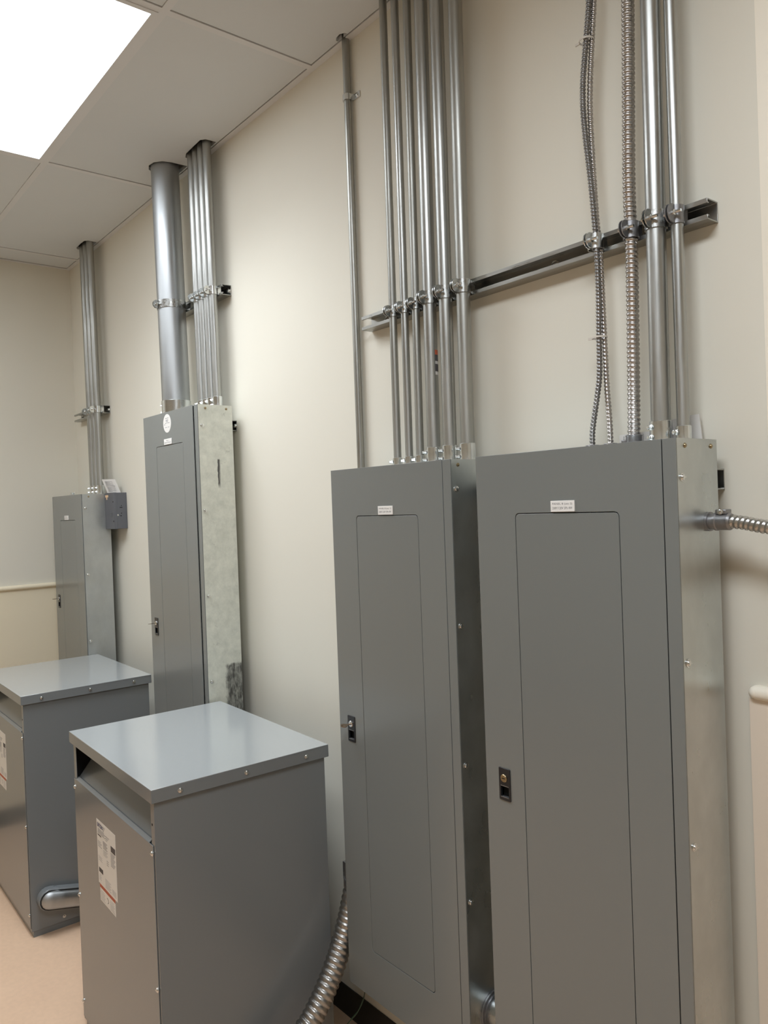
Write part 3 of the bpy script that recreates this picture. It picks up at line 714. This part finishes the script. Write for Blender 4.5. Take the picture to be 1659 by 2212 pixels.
# ------------------------------------------------------------------ transformers
TH = 0.996
def transformer(corner, rot, label, TW, TD):
    """local frame: origin on the floor under the near front corner; -x left, +y to the wall"""
    t = thing('transformer', label, 'transformer', (corner[0], corner[1], 0), 'dry transformers', rot, local=True)
    i = 0.010
    zs = TH - 0.037                            # bottom of lid skirt
    zb = 0.026                                 # bottom of the side sheets
    th = 0.002
    bx0, bx1, by0, by1 = -TW+i, -i, i, TD-i
    lid = MB()
    lid.box(-TW, 0, 0, th, zs, TH-0.0025); lid.box(-TW, 0, TD-th, TD, zs, TH-0.0025)
    lid.box(-TW, -TW+th, th, TD-th, zs, TH-0.0025); lid.box(-th, 0, th, TD-th, zs, TH-0.0025)
    lid.box(-TW+th, -th, th, TD-th, TH-0.0045, TH-0.0025)
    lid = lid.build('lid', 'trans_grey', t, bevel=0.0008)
    box(-TW, 0, 0, TD, TH-0.0025, TH).build('lid_top', 'trans_grey_lit', lid, bevel=0.0008)
    # side sheets, back sheet, corner flanges
    m = box(bx1-th, bx1, by0, by1, zb, TH-0.004); m.box(bx1-0.026, bx1-th, by0, by0+th, zb, zs+0.02)
    m.build('side_sheet', 'trans_grey', t, bevel=0.0006)
    m = box(bx0, bx0+th, by0, by1, zb, TH-0.004); m.box(bx0+th, bx0+0.026, by0, by0+th, zb, zs+0.02)
    m.build('side_sheet', 'trans_grey', t, bevel=0.0006)
    box(bx0+th, bx1-th, by1-th, by1, zb, TH-0.004).build('back_sheet', 'trans_grey', t)
    # front cover: flat sheet with a rolled top edge, then sloping baffle under the lid
    zf = 0.840
    m = box(bx0+0.003, bx1-0.012, by0-0.0025, by0-0.0005, 0.034, zf)
    m.extr([(by0-0.0025, zf), (by0-0.0005, zf-0.001), (by0+0.008, zf+0.006), (by0+0.007, zf+0.0085)], [], fYZ, bx0+0.024, bx1-0.040)
    m.build('front_cover', 'trans_grey', t, bevel=0.0006)
    MB().extr([(by0+0.004, zf-0.004), (by0+0.006, zf-0.006), (by0+0.100, zf+0.112), (by0+0.097, zf+0.112)], [], fYZ, bx0+0.018, bx1-0.026).build('vent_baffle', 'trans_grey', t)
    box(bx0+0.0021, bx0+0.0045, by0+0.004, by0+0.14, zf-0.01, TH-0.004).build('vent_shade', 'black_void', t)  # black sheet standing in for shade on the inner cheek
    box(bx0+0.01, bx1-0.01, by0+0.125, by0+0.130, 0.05, TH-0.004).build('interior_shade', 'black_void', t)  # black sheet painting the unlit depth behind the vent
    # base rails
    m = MB(); m.box(bx0+0.004, bx1-0.004, by0+0.006, by0+0.010, 0, 0.030); m.box(bx1-0.008, bx1-0.004, by0+0.010, by1-0.006, 0, 0.030)
    m.box(bx0+0.004, bx0+0.008, by0+0.010, by1-0.006, 0, 0.030); m.box(bx0+0.008, bx1-0.008, by1-0.010, by1-0.006, 0, 0.030)
    m.box(bx0+0.008, bx1-0.008, by0+0.01, by1-0.01, 0.028, 0.032)
    m.build('base', 'trans_grey', t)
    for y in (0.080, 0.278, TD-0.080): add_screw(lid, (0, y, 0.977), (1, 0, 0), 'screw_steel', 0.95)
    for x in (-0.12, -0.37, -TW+0.12): add_screw(lid, (x, TD, 0.977), (0, 1, 0), 'screw_steel', 0.95)
    for x, z in ((-0.047, 0.819), (-0.047, 0.454), (-0.047, 0.09), (bx0+0.012, 0.812), (bx0+0.012, 0.448), (bx0+0.012, 0.089)):
        add_screw(t, (x + (0.02 if x > -0.1 else 0), by0-0.0025, z), (0, -1, 0), 'screw_steel', 0.95)
    add_screw(t, (bx1, 0.137, 0.047), (1, 0, 0), 'screw_steel', 0.8)
    MB().cyl((bx1-0.017, by0-0.0006, 0.895), (bx1-0.017, by0+0.001, 0.895), 0.0035, 10).build('flange_hole', 'black_void', t)
    # rating label: white sheet, maker's mark, print, warning strip
    yl = by0 - 0.0025
    f = lambda a, b, c, d, e=0.0003, g=0.0: box(a, b, yl-e, yl-g, c, d)
    lx0, lx1, lz0, lz1 = -0.502, -0.327, 0.571, 0.772
    lb = f(lx0, lx1, lz0, lz1).build('rating_label', 'label_white', t)
    m = text_mb('EATON', 0.050, 0.0135, lambda u, v, w: (lx0+0.007+u, w, lz1-0.0225+v), yl-0.0006, 0.035); m.build('maker_mark', 'print_blue', lb)
    w1, w2, w3, w4 = MB(), MB(), MB(), MB()
    W = lx1 - lx0; Hh = lz1 - lz0
    def r_(mb, u0, u1, v0, v1): mb.box(lx0+u0*W, lx0+u1*W, yl-0.0005, yl-0.0003, lz1-v1*Hh, lz1-v0*Hh)
    for k in range(3): r_(w1, 0.34, 0.45-0.03*k, 0.05+0.028*k, 0.065+0.028*k)
    for k in range(4): r_(w1, 0.05, 0.40+0.07*(k % 2), 0.135+0.021*k, 0.146+0.021*k)
    for k in range(3): r_(w1, 0.48, 0.66-0.05*k, 0.15+0.03*k, 0.162+0.03*k)
    for k in range(9): r_(w1, 0.72, 0.95-0.03*(k % 3), 0.335+0.024*k, 0.347+0.024*k)
    for k in range(5): r_(w1, 0.33, 0.55-0.04*(k % 2), 0.27+0.024*k, 0.284+0.024*k)
    for k in range(4): r_(w2, 0.33, 0.56-0.05*(k % 2), 0.40+0.024*k, 0.412+0.024*k)
    for k in range(4): r_(w1, 0.04, 0.20+0.05*(k % 2), 0.33+0.026*k, 0.340+0.026*k)
    for k in range(3): r_(w4, 0.05, 0.25, 0.56+0.03*k, 0.572+0.03*k)
    for k in range(3): r_(w1, 0.50, 0.60, 0.52+0.03*k, 0.532+0.03*k)
    for k in range(5): r_(w2, 0.05, 0.17-0.02*(k % 2), 0.84+0.022*k, 0.85+0.022*k)
    for k in range(7): r_(w4, 0.38, 0.68-0.05*(k % 2), 0.83+0.021*k, 0.842+0.021*k)
    for k in range(4): r_(w4, 0.74, 0.95, 0.88+0.022*k, 0.892+0.022*k)
    w2.add(w4.v, w4.f)
    for w_, mt in ((w1, 'print_grey'), (w2, 'print_pale')): w_.build('print', mt, lb)['kind'] = 'stuff'
    for bar in ((0.05, 0.24, 0.225, 0.245), (0.74, 0.97, 0.225, 0.315), (0.05, 0.27, 0.745, 0.815)):
        q = MB(); r_(q, *bar); q.build('print_block', 'print_dark', lb)
    wl = f(-0.491, -0.348, 0.519, 0.5705).build('warning_label', 'label_white', t)
    box(-0.491, -0.348, yl-0.0005, yl-0.0003, 0.560, 0.5705).build('warning_band', 'print_red', wl)
    q = MB()
    for k in range(6): q.box(-0.487, -0.445-0.004*(k % 2), yl-0.0005, yl-0.0003, 0.5235+0.0054*k, 0.5258+0.0054*k)
    for k in range(6): q.box(-0.397, -0.356-0.004*(k % 3), yl-0.0005, yl-0.0003, 0.5235+0.0054*k, 0.5258+0.0054*k)
    q.build('print', 'print_pale', wl)['kind'] = 'stuff'
    q = MB().extr([(-0.424 + 0.012*math.cos(math.radians(a)), 0.540 + 0.009*math.sin(math.radians(a))) for a in range(-70, 100, 14)] +
                  [(-0.424 + 0.0095*math.cos(math.radians(a)), 0.540 + 0.0065*math.sin(math.radians(a))) for a in range(98, -71, -14)], [], fXZ, yl-0.0005, yl-0.0003)
    q.build('symbol', 'print_dark', wl)
    return t
T1C, T1R = (-1.2097, -0.7198), -0.0222
T2C, T2R = (-2.6225, -0.6904), -0.0071
transformer(T1C, T1R, 'nearer grey floor-standing transformer cabinet, front left, with full rating label', 0.742, 0.556)
transformer(T2C, T2R, 'farther grey transformer cabinet cut off by the left edge of view', 0.716, 0.548)

# angle connector on the far transformer's side with its flexible conduit running to the stickered panel
t = thing('flexible_conduit', 'grey angle fitting with shiny oval cover on the farther transformer side', 'flexible conduit', (T2C[0]-0.010, T2C[1]+0.1, 0.06))
sx = T2C[0] - 0.0075
def stadium(y0, z0, y1, z1, r, n=8):
    a0 = math.atan2(z1-z0, y1-y0); out = []
    for cy, cz, b in ((y1, z1, a0 - math.pi/2), (y0, z0, a0 + math.pi/2)):
        for k in range(n + 1):
            q = b + math.pi * k / n; out.append((cy + r*math.cos(q), cz + r*math.sin(q)))
    return out
yo = T2C[1]
A, B_ = (yo+0.073, 0.152), (yo+0.215, 0.118)
m = MB().extr(stadium(*A, *B_, 0.044), [], fYZ, sx, sx+0.040)
m.lathe((sx+0.02, A[0]-0.004, A[1]+0.004), (0, 1, -0.1), [(0, 0.040), (0.03, 0.040), (0.05, 0.034)], 20)
m.build('fitting_body', 'trans_grey', t, bevel=0.006)
MB().extr(stadium(*A, *B_, 0.0395), [], fYZ, sx+0.040, sx+0.0435).build('gasket', 'rubber_black', t)
m = MB()
loops = []
for k in range(7):
    f_ = k / 6; rr = 0.0355 * math.cos(f_ * math.pi / 2 * 0.93); h = 0.020 * math.sin(f_ * math.pi / 2)
    loops.append([(sx+0.0435+h, a, b) for a, b in stadium(A[0]+0.01*f_, A[1], B_[0], B_[1], rr)])
vs = [v for l in loops for v in l]; n = len(loops[0]); fs = []
for j in range(6):
    for k in range(n): fs.append((j*n+k, j*n+(k+1) % n, (j+1)*n+(k+1) % n, (j+1)*n+k))
fs.append(tuple(6*n + k for k in range(n)))
m.add(vs, fs); cv = m.build('oval_cover', 'conduit_big', t, smooth=60)
add_screw(cv, (sx+0.061, B_[0]-0.01, B_[1]), (1, 0, 0), 'black_plastic', 0.5)
flex_mb([(sx+0.03, yo+0.245, 0.11), (sx+0.05, yo+0.33, 0.09), (sx+0.13, yo+0.45, 0.085), (sx+0.23, yo+0.54, 0.12), (sx+0.28, yo+0.58, 0.22), (sx+0.29, yo+0.58, 0.34)], 0.030, 0.017, 0.004, 20, 6).build('jacket', 'flex_bright', t, smooth=60)
MB().lathe((sx+0.29, yo+0.58, 0.32), (0, 0, 1), [(0, 0.038), (0.022, 0.038), (0.022, 0.042), (0.0305, 0.042)], 20).build('connector', 'cast_grey', t)

# ------------------------------------------------------------------ small dark box and papers by the far panel
bx0, bx1, bz0, bz1, byf = -3.3395, -3.206, 1.645, 1.832, -0.068
t = thing('control_box', 'small dark blue-grey control box on the wall beside the farthest panel', 'control box', ((bx0+bx1)/2, byf/2, bz0))
box(bx0, bx1, byf+0.003, 0, bz0, bz1).build('housing', 'box_grey', t, bevel=0.002)
cvr = box(bx0, bx1+0.001, byf, byf+0.016, bz0-0.001, bz1+0.001).build('cover', 'box_grey', t, bevel=0.002)
MB().box(bx0+0.012, bx0+0.055, byf-0.0006, byf, bz1-0.022, bz1-0.010).box(bx0+0.026, bx0+0.040, byf-0.0006, byf, bz1-0.034, bz1-0.022).build('sticker', 'sticker_orange', cvr)
for z in (1.785, 1.685): add_screw(cvr, (bx1-0.012, byf, z), (0, -1, 0), 'black_plastic', 0.5)
MB().box(bx1-0.040, bx1-0.034, byf-0.003, byf, 1.708, 1.728).build('latch_tab', 'cast_grey', cvr)
m = MB()
for y, z, w, h in ((-0.032, 1.755, 0.014, 0.003), (-0.030, 1.764, 0.003, 0.004), (-0.031, 1.725, 0.004, 0.004), (-0.034, 1.712, 0.005, 0.005)):
    m.box(bx1+0.0002, bx1+0.0012, y-w/2, y+w/2, z-h/2, z+h/2)
m.build('knockouts', 'black_void', t)
add_screw(t, (bx1, -0.050, 1.716), (1, 0, 0), 'screw_steel', 0.6)
def sheet(name, c, ux, uz, w, h, thick, label, cat, lines, group=None):
    """stiff folded paper: corner c, width axis ux, height axis uz"""
    ux = Vector(ux).normalized(); uz = Vector(uz).normalized(); nn = ux.cross(uz).normalized()
    if nn.y > 0: nn = -nn
    fn = lambda u, v, q: Vector(c) + ux*u + uz*v + nn*q
    t = thing(name, label, cat, c, group)
    m = MB(); n = 8
    vs = []; fs = []
    for k in range(n + 1):
        f_ = k / n; bow = 0.004 * math.sin(math.pi * f_)
        vs += [fn(w*f_, 0, bow), fn(w*f_, h, bow), fn(w*f_, h, bow+thick), fn(w*f_, 0, bow+thick)]
    for k in range(n):
        a, b = k*4, (k+1)*4
        for q in range(4): fs.append((a+q, a+(q+1) % 4, b+(q+1) % 4, b+q))
    fs += [(0, 1, 2, 3), (n*4+3, n*4+2, n*4+1, n*4)]
    m.add(vs, fs); p = m.build('pages', 'paper', t)
    q = MB()
    for u0, u1, v0, v1 in lines:
        bow = 0.004 * math.sin(math.pi * (u0+u1)/2)
        q.add([fn(w*a, h*b, thick + bow + 0.0006) for a, b in ((u0, v0), (u1, v0), (u1, v1), (u0, v1))], [(0, 1, 2, 3)])
    q.build('print', 'print_grey', p)['kind'] = 'stuff'
    return t
sheet('instruction_sheet', (-3.318, -0.058, 1.834), (0.84, 0.54, -0.04), (-0.030, -0.018, 0.076), 0.083, 0.080, 0.003, 'folded instruction sheet resting on the small dark box', 'paper',
      [(0.15, 0.85, 0.50, 0.53)] + [(0.2, 0.5+0.3*(k % 2), 0.1+0.06*k, 0.125+0.06*k) for k in range(6)] + [(0.2, 0.75-0.2*(k % 2), 0.58+0.06*k, 0.605+0.06*k) for k in range(5)])
sheet('booklet', (-0.232, -0.024, 1.772), (1, 0, 0.02), (0.0, 0.1, 1), 0.080, 0.083, 0.003, 'low white booklet wedged behind the flexible conduit on the nearest panel', 'booklet',
      [(0.1+0.05*k, 0.12+0.05*k, 0.74, 0.95) for k in range(1, 15, 3)], 'papers tucked behind the nearest panel')
sheet('booklet', (-0.150, -0.020, 1.772), (1, 0, 0.0), (0.05, 0.1, 1), 0.055, 0.096, 0.003, 'middle booklet wedged behind the thick conduit on the nearest panel', 'booklet',
      [(0.1+0.2*k, 0.15+0.2*k, 0.62, 0.92) for k in range(4)], 'papers tucked behind the nearest panel')
sheet('booklet', (-0.100, -0.016, 1.772), (1, 0, 0.10), (-0.12, 0.05, 1), 0.064, 0.104, 0.003, 'tallest tilted booklet sticking up by the thin conduit on the nearest panel', 'booklet',
      [(0.30+0.06*k, 0.33+0.06*k, 0.60, 0.90-0.05*(k % 2)) for k in range(7)], 'papers tucked behind the nearest panel')
